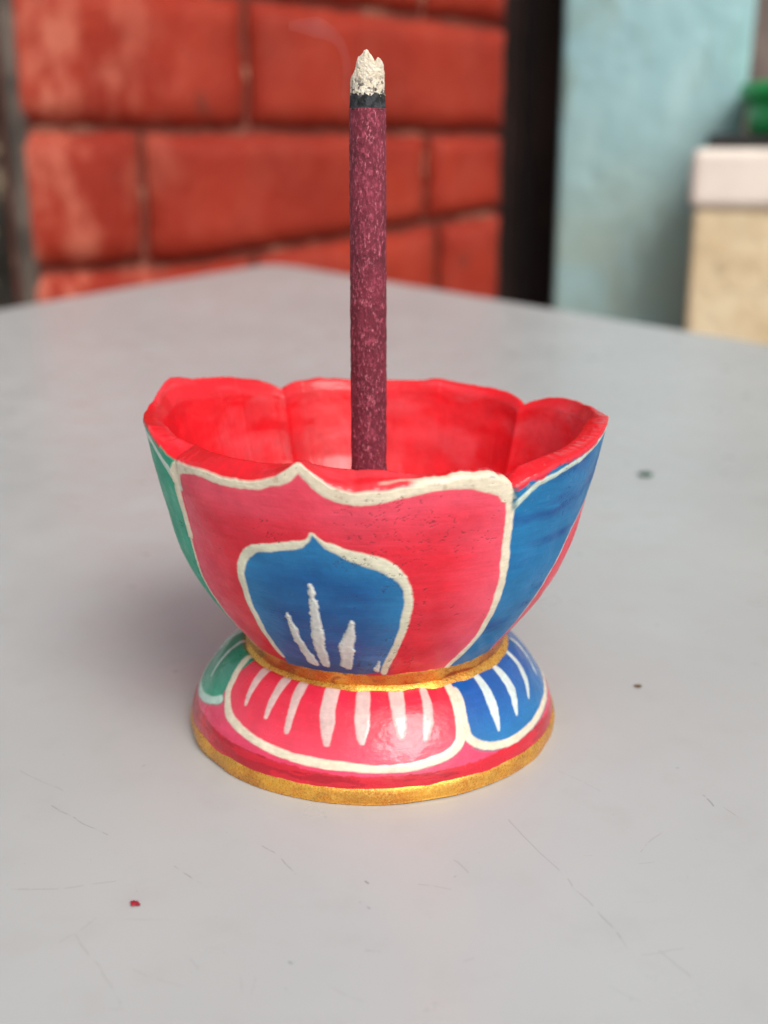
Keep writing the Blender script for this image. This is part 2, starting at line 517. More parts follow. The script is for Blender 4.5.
BOWL_PROF = [(4.6, 3.09), (4.3, 3.03), (3.66, 2.89), (3.29, 2.79), (2.77, 2.66), (2.39, 2.50), (2.0, 2.27), (1.6, 1.97), (1.43, 1.82), (1.345, 1.775)]
RIM_Z = [(-54, 4.15), (-50, 4.18), (-42, 4.18), (-30, 4.14), (-24, 4.19), (-21, 4.25), (-17.5, 4.38), (-15.5, 4.47), (-13, 4.34), (-9, 4.17), (-4, 4.11), (5, 4.16), (12, 4.21), (20, 4.24), (26, 4.22),
         (30.5, 4.13), (33.5, 4.0), (36, 4.08), (45, 4.21), (59, 4.31), (70, 4.42), (78, 4.45), (84, 4.37), (97, 4.30), (118, 4.27), (122, 4.22), (127, 4.10), (129.5, 3.98),
         (132, 4.08), (138, 4.18), (148, 4.22), (158, 4.25), (162, 4.29), (167, 4.23), (180, 4.22), (190, 4.25), (197, 4.29), (204, 4.27), (208, 4.22), (210.5, 4.15),
         (213, 4.27), (216, 4.34), (226, 4.45), (238, 4.52), (249, 4.64), (253, 4.58), (262, 4.42), (272, 4.38), (285, 4.42), (292, 4.45), (298, 4.34), (303, 4.2), (306, 4.15)]
JOINTS = [-54, 33.5, 129.5, 210.5]

BOWL_ART = {
 'front_outline': [(-59, 1.346), (-57.5, 1.937), (-55.7, 2.457), (-54.6, 3.067), (-54.6, 3.446), (-54.3, 3.768), (-52.4, 3.977), (-47.7, 4.07), (-42.5, 4.08), (-35.4, 4.06), (-29.0, 4.065), (-23.1, 4.13), (-19.1, 4.251), (-16.6, 4.38), (-15.5, 4.43), (-13.9, 4.333), (-10.8, 4.16), (-6.7, 4.05), (-2.0, 4.035), (2.6, 4.074), (7.3, 4.13), (12.7, 4.17), (19.1, 4.16), (23.9, 4.11), (28.2, 4.0), (30.6, 3.80), (31.6, 3.499), (32.2, 3.157), (32.8, 2.808), (33.3, 2.377), (33.0, 1.962), (31.4, 1.672), (28.4, 1.40)],
 'blue_top': [(33.2, 3.72), (36.1, 3.879), (40.4, 4.016), (48.0, 4.095), (56.7, 4.19), (67.0, 4.32), (78, 4.36), (97, 4.22), (115, 4.18), (122, 4.0)],
 'blue_right': [(122, 4.2), (105, 4.0), (88, 3.75), (71, 3.45), (62.5, 3.1), (57.5, 2.7), (55.5, 2.3), (55, 1.9), (55.5, 1.4)],
 'motif': [(-38.3, 1.541), (-37.4, 2.026), (-36.6, 2.39), (-36.1, 2.714), (-35.3, 2.953), (-33.2, 3.131), (-29.8, 3.25), (-25.1, 3.311), (-18.9, 3.385), (-15.2, 3.48), (-13.9, 3.571), (-11.1, 3.441), (-7.4, 3.349), (-2.3, 3.253), (1.8, 3.191), (5.1, 3.086), (7.6, 2.92), (8.6, 2.677), (8.2, 2.396), (7.0, 2.03), (5.1, 1.729), (3.4, 1.469)],
}
FLAMES = [([(-24.6, 2.419), (-24.3, 2.047), (-23.4, 1.60)], [.022, .062, .075]), ([(-16.0, 2.876), (-16.3, 2.292), (-18.4, 1.60)], [.018, .07, .08]),
          ([(-6.0, 2.386), (-8.6, 1.9), (-10.4, 1.58)], [.02, .095, .08]), ([(1.5, 1.66), (.5, 1.5)], [.02, .04])]
FOOT_PROF = [(1.16, 1.66), (1.185, 1.78), (1.165, 1.85), (1.05, 2.03), (.88, 2.19), (.62, 2.37), (.38, 2.495), (.22, 2.535)]
FOOT_ART = {
 'green_outline': [(-101, 1.15), (-98, .85), (-93, .66), (-88, .58), (-82, .555), (-74.5, .58), (-66.7, .64), (-60.5, .75)],
 'pink_outline': [(-65, 1.17), (-60.5, 1.009), (-57.7, .831), (-52, .679), (-43.8, .598), (-33.9, .548), (-24.8, .507), (-15.2, .487), (-6.4, .472), (6.6, .455), (16.2, .483), (23.3, .534), (28.4, .657), (30.1, .874), (31, 1.056), (31.7, 1.158)],
 'blue_outline': [(33.3, 1.09), (31.3, .835), (31.4, .66), (33.9, .549), (39.5, .47), (46.4, .437), (55.5, .444), (65.1, .477), (75.6, .51), (89.5, .564), (100, .65), (108, .85), (111, 1.15)],
 'back_pink': [(117, 1.15), (118, .8), (123, .56), (140, .46), (180, .46), (220, .50), (235, .60), (242, .8), (243, 1.15)],
}
STROKES = [([(-49.4, 1.17), (-47, .857)], [.075, .02]), ([(-36.6, 1.17), (-36.3, .824)], [.075, .03]), ([(-28.2, 1.17), (-27.4, .754)], [.07, .032]),
           ([(-15.5, 1.17), (-14.2, .9), (-13.4, .688)], [.10, .09, .035]), ([(-2.8, 1.15), (-2.7, .9), (-2.7, .724)], [.09, .08, .03]),
           ([(9.7, 1.15), (9.6, .95), (9.6, .769)], [.095, .07, .028]), ([(20.6, 1.15), (18.8, .9), (17.2, .712)], [.05, .062, .03]),
           ([(46.2, 1.153), (45, .9), (42.6, .613)], [.055, .075, .018]), ([(58.6, 1.14), (57, .9), (53.5, .66)], [.055, .08, .018]), ([(75.2, 1.146), (70, .9), (64.3, .704)], [.04, .06, .014]),
           ([(90.8, 1.1), (81, .748)], [.035, .012]), ([(-96, 1.15), (-91.5, .695)], [.04, .012]), ([(-81.8, 1.17), (-77, .80)], [.045, .014])]

def seg_dist(x, y, pts, widths=None):
    """distance of arrays to a polyline, or distance minus its changing half width"""
    best = np.full(x.shape, 1e9)
    for i in range(len(pts) - 1):
        (ax, ay), (bx, by) = pts[i], pts[i + 1]
        dx, dy = bx - ax, by - ay
        t = np.clip(((x - ax) * dx + (y - ay) * dy) / (dx * dx + dy * dy + 1e-12), 0, 1)
        d = np.hypot(x - ax - t * dx, y - ay - t * dy)
        if widths is not None: d = d - (widths[i] * (1 - t) + widths[i + 1] * t)
        best = np.minimum(best, d)
    return best

def smooth_line(pts, n=6):
    """Catmull-Rom"""
    P = np.array(pts, dtype=float); out = []
    for i in range(len(P) - 1):
        p0 = P[max(i - 1, 0)]; p1 = P[i]; p2 = P[i + 1]; p3 = P[min(i + 2, len(P) - 1)]
        for k in range(n):
            t = k / n
            out.append(.5 * (2 * p1 + (p2 - p0) * t + (2 * p0 - 5 * p1 + 4 * p2 - p3) * t * t + (3 * p1 - p0 - 3 * p2 + p3) * t ** 3))
    out.append(P[-1])
    return [tuple(p) for p in out]

def inside(x, y, poly):
    c = np.zeros(x.shape, bool); n = len(poly)
    for i in range(n):
        (x1, y1), (x2, y2) = poly[i], poly[(i + 1) % n]
        if y1 == y2: continue
        c ^= ((y1 > y) != (y2 > y)) & (x < (x2 - x1) * (y - y1) / (y2 - y1) + x1)
    return c

def lay(col, a, c):
    """lay paint of colour c over col with coverage a"""
    return col * (1 - a[..., None]) + np.asarray(c) * a[..., None]

def cover(d, soft=.008): return np.clip(.5 - d / (2 * soft), 0, 1)

NA = 1200
az = (np.arange(NA) / NA) * 360 - 180            # degrees, 0 faces the camera, positive to the right
A = np.radians(az)
zi = np.array(RIM_Z); za, zz = zi[:, 0], zi[:, 1]
rimz = np.interp(az, np.concatenate([za - 360, za, za + 360]), np.concatenate([zz, zz, zz]))
kern = np.exp(-np.linspace(-2, 2, 13) ** 2); kern /= kern.sum()
rimz = np.convolve(np.concatenate([rimz[-6:], rimz, rimz[:6]]), kern, 'valid')
rimz = rimz + smooth_noise1(A, 60, 3) * .006 + smooth_noise1(A, 200, 4) * .003

def joint_fac(width=3.0):
    g = np.zeros(NA)
    for j in JOINTS:
        d = (az - j + 180) % 360 - 180
        g = np.maximum(g, np.exp(-np.abs(d) / width))
    return g
def bulge():
    out = np.zeros(NA); js = sorted(((j + 180) % 360 - 180) for j in JOINTS)
    for a, b in zip(js, js[1:] + [js[0] + 360]):
        for sh in (0, 360, -360):
            t = (az + sh - a) / (b - a); m = (t >= 0) & (t <= 1)
            out[m] = np.sin(np.pi * t[m]) ** .8
    return out
JF, JFw, BU = joint_fac(2.2), joint_fac(7.0), bulge()

pz = np.array([p[0] for p in BOWL_PROF])[::-1]; pr = np.array([p[1] for p in BOWL_PROF])[::-1]
# finer, smoothed outer profile
zf = np.linspace(1.345, 4.6, 200); rf = np.interp(zf, pz, pr)
k2 = np.exp(-np.linspace(-2, 2, 31) ** 2); k2 /= k2.sum()
rf = np.convolve(np.concatenate([rf[0] - (rf[15:0:-1] - rf[0]), rf, rf[-1] + (rf[-1] - rf[-2:-17:-1])]), k2, 'valid')

NO, NR, NI = 270, 16, 70
rows = []; kinds = []
def ring(r, z): return np.stack([r * np.sin(A), -r * np.cos(A), z * np.ones(NA)], -1)
outer_r = []; outer_z = []
for i in range(NO):
    t = i / (NO - 1)
    z = 1.345 + (rimz - .035 - 1.345) * t
    r = np.interp(z, zf, rf)
    hi = np.clip((z - 2.4) / 1.9, 0, 1)
    r = r * (1 + .010 * (BU - .6) * hi) - .035 * hi * np.exp(-((np.abs(az) - 78) / 18) ** 2) - .045 * JF * hi ** 1.5 - .02 * JFw * hi
    outer_r.append(r); outer_z.append(z)
outer_r = np.array(outer_r); outer_z = np.array(outer_z)
AZ = np.broadcast_to(az, outer_z.shape)
# --- paint the outside
xs = np.radians(AZ) * 2.65; ys = outer_z * 1.06
wob = lambda s: (fbm2(xs * 3 + 50, ys * 3 + 50, s) - .5)
wx = xs + wob(11) * .05 + (fbm2(xs * 14 + 90, ys * 14 + 90, 12) - .5) * .018; wy = ys + wob(21) * .05 + (fbm2(xs * 14 + 70, ys * 14 + 90, 22) - .5) * .018
T = lambda pts: [(math.radians(a) * 2.65, z * 1.06) for a, z in pts]
fo = T(smooth_line([(a + (1.6 if a > 27 else (-1.2 if a < -48 else 0)), z + (.06 if -53 < a < -22 and z > 3.9 else 0) + (.02 if 9 < a < 30 and z > 3.9 else 0)) for a, z in BOWL_ART['front_outline']])); mo = T(smooth_line(BOWL_ART['motif'])); bt = T(smooth_line(BOWL_ART['blue_top'])); br = T(smooth_line(BOWL_ART['blue_right']))
gl = [(-x, y) for x, y in br]; gl = [(x - math.radians(22) * 2.65, y) for x, y in gl]
gt = T([(-54, 3.8), (-58, 4.0), (-66, 4.26), (-80, 4.3), (-100, 4.36), (-135, 4.3)])
col = np.broadcast_to(PINK, outer_z.shape + (3,)).copy()
streak = fbm2(xs * 1.2 + 9, ys * 5 + 3, 31)
brcurve = np.interp(-outer_z, -np.array([4.2, 4.0, 3.75, 3.45, 3.1, 2.7, 2.3, 1.9, 1.4]), [122, 105, 88, 71, 62.5, 57.5, 55.5, 55, 55.5])
isfront = inside(wx, wy, fo)
isblue = (~isfront) & (AZ > 0) & (wx < np.radians(brcurve) * 2.65)
isgreen = (~isfront) & (AZ < 0) & (wx > -np.radians(brcurve + 22) * 2.65)
colb = BLUE * (1 - np.clip((streak - .45) * 3, 0, 1)[..., None]) + DBLUE * np.clip((streak - .45) * 3, 0, 1)[..., None]
col[isblue] = colb[isblue] * 1.1
col[isgreen] = (GREEN * (0.85 + .3 * streak[..., None]))[isgreen]
dfo = seg_dist(wx, wy, fo)
blend = np.clip(dfo / .8, 0, 1) * 1.0 + (streak - .5) * .5
blend = np.clip(blend, 0, 1)[..., None]
colf = np.array([.84, .085, .14]) * (1 - blend) + PINKRED * blend
col[isfront] = colf[isfront]
ismo = inside(wx, wy, mo + [(mo[0][0], 1.2)]) & isfront
dmo = seg_dist(wx, wy, mo)
# loaded brush: motif is paler towards its top, deeper in its middle
bl = np.clip(dmo / .5, 0, 1) * .8 + (streak - .5) * .6
bl = np.clip(bl, 0, 1)[..., None]
col[ismo] = (np.array([.018, .19, .42]) * (1 - bl) + DBLUE * bl)[ismo]
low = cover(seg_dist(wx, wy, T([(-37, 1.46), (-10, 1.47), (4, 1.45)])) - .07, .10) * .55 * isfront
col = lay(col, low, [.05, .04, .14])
relief = np.zeros(outer_z.shape)
def stroke(d, c, soft=.012, h=.006, op=1.0):
    global col, relief
    a = cover(d, soft) * op
    grain = .86 + .28 * (fbm2(xs * 20 + 5, ys * 20 + 5, 77) - .2)
    col[:] = col * (1 - a[..., None]) + (np.asarray(c) * grain[..., None]) * a[..., None]
    relief += h * np.clip(-d / .03, 0, 1)
# outline widths vary along the line
wtop = np.where(wy > 3.85 * 1.06, .098, .058); wtop = np.where((wx < -1.9) & (wy < 3.3), .024, wtop)
wv = wtop * (1 + .35 * (fbm2(xs * 4 + 1, ys * 4 + 1, 41) - .5))
stroke(seg_dist(wx, wy, br) - .012, CREAM); stroke(seg_dist(wx, wy, bt) - .034 * (1 + .6 * (fbm2(xs * 5, ys * 5, 43) - .5)), PALE)
stroke(seg_dist(wx, wy, gt) - .055, PALE); stroke(seg_dist(wx, wy, gl) - .015, PALE)
stroke(dfo - wv, CREAM)
wm = (.056 + .034 * np.clip(1 - np.abs(wx - .05) / .5, 0, 1) * (wy > 3.2)) * (1 + .5 * (fbm2(xs * 4 + 8, ys * 4 + 1, 42) - .5))
tipm = np.clip(np.hypot(wx - mo[60][0], wy - mo[60][1]) / .25, .35, 1)
stroke(dmo - wm * np.where(wy > 3.3, tipm, 1), np.array([.76, .72, .55]))
gr = (fbm2(xs * 16 + 5, ys * 16 + 5, 78) - .5) * .05
for pts, w in FLAMES:
    stroke(seg_dist(wx, wy, T(smooth_line(pts)), list(1.2 * np.interp(np.linspace(0, 1, len(smooth_line(pts))), np.linspace(0, 1, len(w)), w))) + gr * 1.3, np.array([.66, .66, .62]), .012, .02)
# bare / chipped spots along the front petal's upper edge, and paint specks
chip = (fbm2(xs * 9 + 3, ys * 9 + 7, 91) > .66) & (outer_z > rimz - .13)
col = lay(col, chip * .35, [.42, .25, .14])
dz = cover(seg_dist(wx, wy, T([(-23.5, 4.24), (-20.5, 4.29)])) - .035, .02)
col = lay(col, dz * .8, [.10, .07, .03])
ragg = fbm2(xs * 7 + 3, ys * 3 + 7, 95)
edge_red = np.clip((outer_z - (rimz - .035 - .04 - .09 * (ragg - .45))) / .02, 0, 1) * (np.abs(AZ + 15) > 7) * np.where((AZ > -60) & (AZ < 32), 0, 1)
col = lay(col, edge_red * .9, RED)
cr = cover(seg_dist(wx, wy, T([(33.5, 4.05), (33.6, 3.75)])) - .035, .02); col = lay(col, cr * .7, TEAL)
crackn = np.abs(fbm2(xs * 6 + 31, ys * 6 + 3, 61, 5) - .5)
crk = (crackn < np.where((wx > -.5) & (wx < .6) & (wy < 3.1), .011, .006)) & (fbm2(xs * 1.6 + 3, ys * 1.6, 63) > np.where((wx > -.6) & (wx < .6), .46, .60))
col = lay(col, crk * .6, [.05, .02, .03])
specks = (fbm2(xs * 30 + 3, ys * 30, 66, 2) > .90) & (fbm2(xs * 2 + 13, ys * 2, 67) > .48)
col = lay(col, specks * .6, [.06, .02, .03])
surf = relief + .010 * (fbm2(xs * 6, ys * 6, 101) - .5) + .03 * (fbm2(xs * 1.1 + 4, ys * 1.1, 103) - .5) - crk * .006
outer_r = outer_r + surf
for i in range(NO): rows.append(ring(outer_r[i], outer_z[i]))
# --- rim and inside
inz = 4.27 * .45 + rimz * .55 + .01
inz = np.where((az > -60) & (az < 35), np.minimum(rimz + .17, np.maximum(inz, rimz * .2 + 4.33 * .8)), inz)
front_low = np.interp(az, [2, 12, 33, 38], [0, 1, 1, 0])
inz = inz * (1 - front_low) + (rimz + .035) * front_low
inz = inz - .02 * JF - np.interp(np.abs(az), [80, 110], [0, .03])
ro = outer_r[-1]; th = np.interp(np.abs(az), [0, 70, 105, 180], [.27, .24, .09, .08]) * (1 - .35 * front_low) + .02 * smooth_noise1(A, 9, 8)
ri = ro - th - .02 * JFw * np.where((az > -175) & (az < -100), .3, 1)
for i in range(1, NR):
    t = i / (NR - 1); s = t
    r = ro + .012 * math.sin(math.pi * min(1, t * 2)) - (th + .02 * JFw) * s
    bump_ = .030 * math.sin(math.pi * min(1, .18 + .82 * t)) ** .6
    z = (rimz - .035) * (1 - s) + (inz) * s + bump_
    z = z + .014 * (fbm2(np.degrees(A) / 5 + 60, 0 * A + t * 2 + 40, 131) - .5)
    rows.append(ring(r, z))
FLOOR = 2.0
iprof = [(1.0, 0.0), (.97, -.12), (.955, -.35), (.93, -.7), (.885, -1.15), (.80, -1.6), (.68, -1.95), (.52, -2.18), (.3, -2.26), (.085, -2.28)]
iz = np.array([p[1] for p in iprof])[::-1]; irf = np.array([p[0] for p in iprof])
lp = np.linspace(0, 1, len(iprof))
for i in range(1, NI + 1):
    t = i / NI
    rr_ = np.interp(t, lp, irf); zz_ = np.interp(t, lp, [p[1] for p in iprof])
    k = max(0, 1 - t * 1.6)
    z = inz * k + 4.27 * (1 - k) + zz_
    r = ri * rr_
    g = np.clip(1 - t * 2.0, 0, 1) ** .7
    r = r - .025 * JF * g * np.where((az > 90) & (az < 160), 1.0, .15) + (BU - .6) * .03 * g * np.where((az > 60) & (az < 160), 1.0, .15)
    r = r + .02 * (fbm2(np.degrees(A) / 9 + 40, 0 * A + t * 9 + 40, 141) - .5)
    rows.append(ring(r, z))
V = np.concatenate(rows); NRW = len(rows)
ix = np.arange(NRW * NA).reshape(NRW, NA)
F = np.stack([ix[:-1], np.roll(ix[:-1], -1, 1), np.roll(ix[1:], -1, 1), ix[1:]], -1)
colall = np.ones((NRW, NA, 4)); colall[:NO, :, :3] = col
ra = np.broadcast_to(A, (NRW - NO, NA)); rt = np.broadcast_to(np.arange(NRW - NO)[:, None], (NRW - NO, NA))
rn = fbm2(np.degrees(ra) / 8 + 60, rt * .12 + 40, 151)
colall[NO:, :, :3] = RED * (.9 + .25 * rn[..., None])
pinkf = np.clip((fbm2(np.degrees(ra) / 22 + 60, rt * .10 + 4, 152) - .52) * 3, 0, .5)[..., None]
colall[NO:, :, :3] = colall[NO:, :, :3] * (1 - pinkf) + np.array([.80, .07, .09]) * pinkf
creamtop = np.clip((front_low - .5) * 4, 0, 1) * np.clip((7.5 + 5 * (rn - .5) - rt) / 2, 0, 1) * ((ra < np.radians(32)) & (ra > np.radians(5)))
colall[NO:, :, :3] = colall[NO:, :, :3] * (1 - creamtop[..., None]) + CREAM * creamtop[..., None]
# thin smear of cream over the rim in front
sm = cover(seg_dist(np.degrees(ra), rt * 1.0, [(2, 3.5), (7, 5), (14, 5), (22, 2)]) - .9, .6) * .6
colall[NO:, :, :3] = colall[NO:, :, :3] * (1 - sm[..., None]) + np.array([.8, .55, .42]) * sm[..., None]
# vertex normals of the whole surface, so that the pieces meet without a seam
P = V.reshape(NRW, NA, 3)
du = np.roll(P, -1, 1) - np.roll(P, 1, 1); dvv = np.gradient(P, axis=0)
N = np.cross(du, dvv); N /= np.linalg.norm(N, axis=-1, keepdims=True) + 1e-12

def paint_material(name, rough=.42, coat=.25, grain=1.0, spec_var=.12, brush=1.0):
    t = NT(name)
    at = t.n('ShaderNodeAttribute', attribute_name='paint')
    f = t.noise(2.2, 6, .6); g = t.noise(14, 4, .6)
    c = t.mix(t.ramp(f, .3, .7, 0, .16), at.outputs['Color'], (0, 0, 0))
    c = t.mix(t.math('MULTIPLY', t.ramp(g, .62, .8), .05), c, (.8, .75, .7))
    br_ = t.noise(5, 4, .6, t.scaled((.5, .5, 5)))
    c = t.mix(t.math('MULTIPLY', t.ramp(br_, .5, .72), .12 * brush), c, t.mix(1.0, c, (1.5, 1.9, 1.7), 'MULTIPLY'))
    c = t.mix(t.math('MULTIPLY', t.ramp(br_, .45, .28), .14 * brush), c, t.mix(1.0, c, (.6, .5, .55), 'MULTIPLY'))
    h = t.math('ADD', t.math('MULTIPLY', br_, .9 * brush), t.math('MULTIPLY', t.noise(9, 5, .6), 1.0), t.math('MULTIPLY', t.noise(40, 3), .35))
    nb = t.bump(h, .35 * grain, .02)
    return t.set(Base_Color=c, Roughness=t.ramp(f, .3, .7, rough - spec_var, rough + spec_var), Normal=nb,
                 Coat_Weight=coat, Coat_Roughness=.13, Specular_IOR_Level=.3)
m_bowl = paint_material('glossy_bowl_paint', .48, .08)
m_in = paint_material('red_inner_paint', .40, .4, 1.6, .12, .15)
m_foot = paint_material('glossy_foot_paint', .34, .65, 1.1)

burner = tag(empty('incense_bowl', (0, 0, 0)), 'lotus shaped incense bowl with pink, blue and green painted petals on a gold edged foot', 'incense holder')
def sub(Fsel, name, mat, parent, label=None):
    u, inv = np.unique(Fsel.ravel(), return_inverse=True)
    me = mesh_np(name, V[u], inv.reshape(-1, 4), True, colall.reshape(-1, 4)[u], N.reshape(-1, 3)[u])
    o = link(name, me, mat, parent)
    if label: o['label'] = label
    return o
# the interior floor is closed by a small disc ring
bowl = sub(F[NO - 1:].reshape(-1, 4), 'bowl', m_in, burner, 'glossy red inside and rim of the bowl')
Fo = F[:NO - 1]
fa = AZ[:NO - 1]; 
infr = (isfront | (dfo < .05))[:NO - 1]; bl_ = isblue[:NO - 1] & ~infr; gr_ = isgreen[:NO - 1] & ~infr
rest = ~(infr | bl_ | gr_)
# slivers between outline and rim follow their neighbour by angle
top_ = (outer_z > rimz - .5)[:NO - 1]
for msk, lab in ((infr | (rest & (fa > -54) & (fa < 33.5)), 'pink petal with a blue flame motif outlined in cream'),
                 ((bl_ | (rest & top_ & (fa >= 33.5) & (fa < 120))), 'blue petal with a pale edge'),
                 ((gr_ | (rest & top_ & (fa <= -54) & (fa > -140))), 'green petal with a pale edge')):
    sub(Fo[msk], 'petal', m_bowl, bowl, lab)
used = infr | (rest & (fa > -54) & (fa < 33.5)) | bl_ | (rest & top_ & (fa >= 33.5) & (fa < 120)) | gr_ | (rest & top_ & (fa <= -54) & (fa > -140))
sub(Fo[~used], 'petal', m_bowl, bowl, 'plain pink petal at the back')

# --- gold collar between bowl and foot
def gold_material(name, stain):
    t = NT(name)
    g = t.noise(30, 3, .6); f = t.noise(1.6, 5, .6)
    c = t.mix(t.ramp(f, .35, .65), (.88, .44, .06), (.70, .27, .04))
    c = t.mix(t.math('MULTIPLY', t.ramp(g, .45, .7), .55), c, (.98, .66, .18))
    c = t.mix(t.math('MULTIPLY', t.ramp(t.noise(1.9, 2, .5, t.scaled((1, 1, 2.2)), .6), .53, .64), stain), c, (.34, .04, .02))
    c = t.mix(t.math('MULTIPLY', t.ramp(t.noise(2.3, 2, .5, t.scaled((1.2, 1.2, 2.5), (1, 2, 0)), .6), .52, .62), stain), c, (.05, .09, .07))
    if stain > .6: c = t.mix(t.ramp(t.noise(1.1, 3), .35, .6, .2, .75), c, (.50, .13, .03))
    return t.set(Base_Color=c, Metallic=.7, Roughness=t.ramp(g, .3, .7, .22, .45), Normal=t.bump(t.math('ADD', g, t.noise(70, 2)), .28, .02))
m_gold = gold_material('gold_paint', .14); m_gold2 = gold_material('stained_gold_paint', .9)
def lathe_wob(name, prof, seg, seed, amp, parent, mat, label=None):
    pr_ = np.array(smooth_line(prof, 5)); a = np.arange(seg) / seg * 2 * np.pi
    Z_ = np.outer(pr_[:, 1], np.ones(seg)); R_ = np.outer(pr_[:, 0], np.ones(seg)) + amp * smooth_noise1(a, 24, seed)[None] + amp * 1.5 * (fbm2(np.broadcast_to(a * 12 + 30, Z_.shape), Z_ * 8 + 20, seed) - .5)
    Z_ = Z_ + amp * .8 * smooth_noise1(a, 12, seed + 1)[None] * np.linspace(1, 1, len(pr_))[:, None]
    Vv = np.stack([R_ * np.sin(a), -R_ * np.cos(a), Z_], -1).reshape(-1, 3)
    ixx = np.arange(len(pr_) * seg).reshape(len(pr_), seg)
    Ff = np.stack([ixx[:-1], np.roll(ixx[:-1], -1, 1), np.roll(ixx[1:], -1, 1), ixx[1:]], -1).reshape(-1, 4)
    o = link(name, mesh_np(name, Vv, Ff), mat, parent)
    if label: o['label'] = label
    return o
collar = empty('collar'); collar.parent = burner
bpy.data.objects.remove(collar)
lathe_wob('collar', [(1.76, 1.06), (1.81, 1.085), (1.838, 1.115), (1.838, 1.15), (1.81, 1.185), (1.775, 1.22), (1.72, 1.262)], 360, 5, .011, burner, m_gold, 'bright gold ring at the waist')
lathe_wob('collar', [(1.70, 1.22), (1.765, 1.235), (1.785, 1.29), (1.80, 1.345), (1.815, 1.39), (1.812, 1.425), (1.76, 1.45)], 360, 15, .009, burner, m_gold2, 'gold ring stained red and dark above the bright one')

# --- foot
NF = 200
fz = np.array([p[0] for p in FOOT_PROF]); fr_ = np.array([p[1] for p in FOOT_PROF])
sl = np.array(smooth_line(list(zip(fr_, fz)), 40))
sl = sl[np.linspace(0, len(sl) - 1, NF).astype(int)]
FZ = np.outer(sl[:, 1], np.ones(NA)); FR = np.outer(sl[:, 0], np.ones(NA)); FAZ = np.broadcast_to(az, FZ.shape)
xs = np.radians(FAZ) * 2.25; ys = FZ * 1.4
wx = xs + (fbm2(xs * 3 + 50, ys * 3 + 50, 211) - .5) * .05 + (fbm2(xs * 14 + 50, ys * 14 + 50, 213) - .5) * .012
wy = ys + (fbm2(xs * 3 + 50, ys * 3 + 50, 212) - .5) * .05
T = lambda pts: [(math.radians(a) * 2.25, z * 1.4) for a, z in pts]
closed = lambda L: L + [(L[-1][0], 2.2), (L[0][0], 2.2)]
col = np.broadcast_to(np.array([.78, .045, .12]), FZ.shape + (3,)).copy()
relief = np.zeros(FZ.shape)
po = T(smooth_line(FOOT_ART['pink_outline'])); bo = T(smooth_line(FOOT_ART['blue_outline'])); go = T(smooth_line(FOOT_ART['green_outline'])); ko = T(FOOT_ART['back_pink'])
ko2 = [(x - 2 * math.pi * 2.25, y) for x, y in ko]
fp = inside(wx, wy, closed(po)); fb = inside(wx, wy, closed(bo)); fg = inside(wx, wy, closed(go))
st = fbm2(xs * 2 + 9, ys * 2 + 3, 231)
g1 = np.clip((ys - .75) / .6, 0, 1) * .9 + (st - .5) * .5; g1 = np.clip(g1, 0, 1)[..., None]
tail = cover(seg_dist(wx, wy, bo) - .085, .03) * (wy < .75) * (~fb)
col = lay(col, tail * .8, TEAL * 1.3)
tail = cover(seg_dist(wx, wy, go) - .075, .03) * (~fg) * (~fp)
col = lay(col, tail * .8, GREEN * .8)
col[fp] = (np.array([.84, .065, .12]) * (1 - g1) + np.array([.76, .02, .05]) * g1)[fp]
col[fb] = (np.array([.012, .17, .42]) * (1 - g1) + np.array([.008, .09, .36]) * g1)[fb]
col[fg] = (np.array([.012, .38, .22]) * (1 - g1) + np.array([.008, .24, .135]) * g1)[fg]
dk = np.clip((.375 + .03 * np.clip(np.abs(FAZ) / 60, 0, 1) + .06 * np.clip(-FAZ / 60, 0, 1) + .03 * (fbm2(xs * 3 + 3, ys * 0 + 7, 241) - .5) + .05 * (fbm2(xs * 14 + 3, ys * 9 + 7, 243) - .5) - FZ) / .012, 0, 1)
col = lay(col, dk, DRED * (1.0))
dk2 = dk * (fbm2(xs * 2 + 3, ys * 9 + 7, 245) > .5) * .6
col = lay(col, dk2, PINKRED)
for L, c, w in ((ko, CREAM, .045), (ko2, CREAM, .045), (go, np.array([.55, .78, .66]), .055), (bo, CREAM, .052), (po, CREAM, .055)):
    stroke(seg_dist(wx, wy, L) - w * 1.18 * (1 + .5 * (fbm2(xs * 3 + 8, ys * 3 + 1, 42) - .5)), c, .012, .005)
for pts, w in STROKES:
    c = np.array([.76, .52, .48]) if -55 < pts[0][0] < 31 else np.array([.66, .74, .70])
    SL = smooth_line(pts)
    stroke(seg_dist(wx, wy, T(SL), list(1.15 * np.interp(np.linspace(0, 1, len(SL)), np.linspace(0, 1, len(w)), w))) + .02 * (fbm2(xs * 9 + 8, ys * 9 + 1, 44) - .5), c, .012, .005)
FR = FR + relief + .012 * (fbm2(xs * 5, ys * 5, 251) - .5) + .018 * (fbm2(xs * 1.2, ys * 1.2, 253) - .5)
V = np.stack([FR * np.sin(A), -FR * np.cos(A), FZ], -1).reshape(-1, 3)
ix = np.arange(NF * NA).reshape(NF, NA)
F = np.stack([ix[:-1], np.roll(ix[:-1], -1, 1), np.roll(ix[1:], -1, 1), ix[1:]], -1)
colall = np.ones((NF, NA, 4)); colall[..., :3] = col
P = V.reshape(NF, NA, 3); du = np.roll(P, -1, 1) - np.roll(P, 1, 1); dvv = np.gradient(P, axis=0)
N = -np.cross(du, dvv); N /= np.linalg.norm(N, axis=-1, keepdims=True) + 1e-12
F = F[..., ::-1]
q = slice(0, NF - 1)
near = lambda L: seg_dist(wx, wy, L) < .05
mp_ = (fp | near(po))[q]; mb_ = (fb | near(bo))[q] & ~mp_; mg_ = (fg | near(go))[q] & ~mp_
foot = sub(F[~(mp_ | mb_ | mg_)], 'foot', m_foot, burner, 'dark red lower edge of the flared foot')
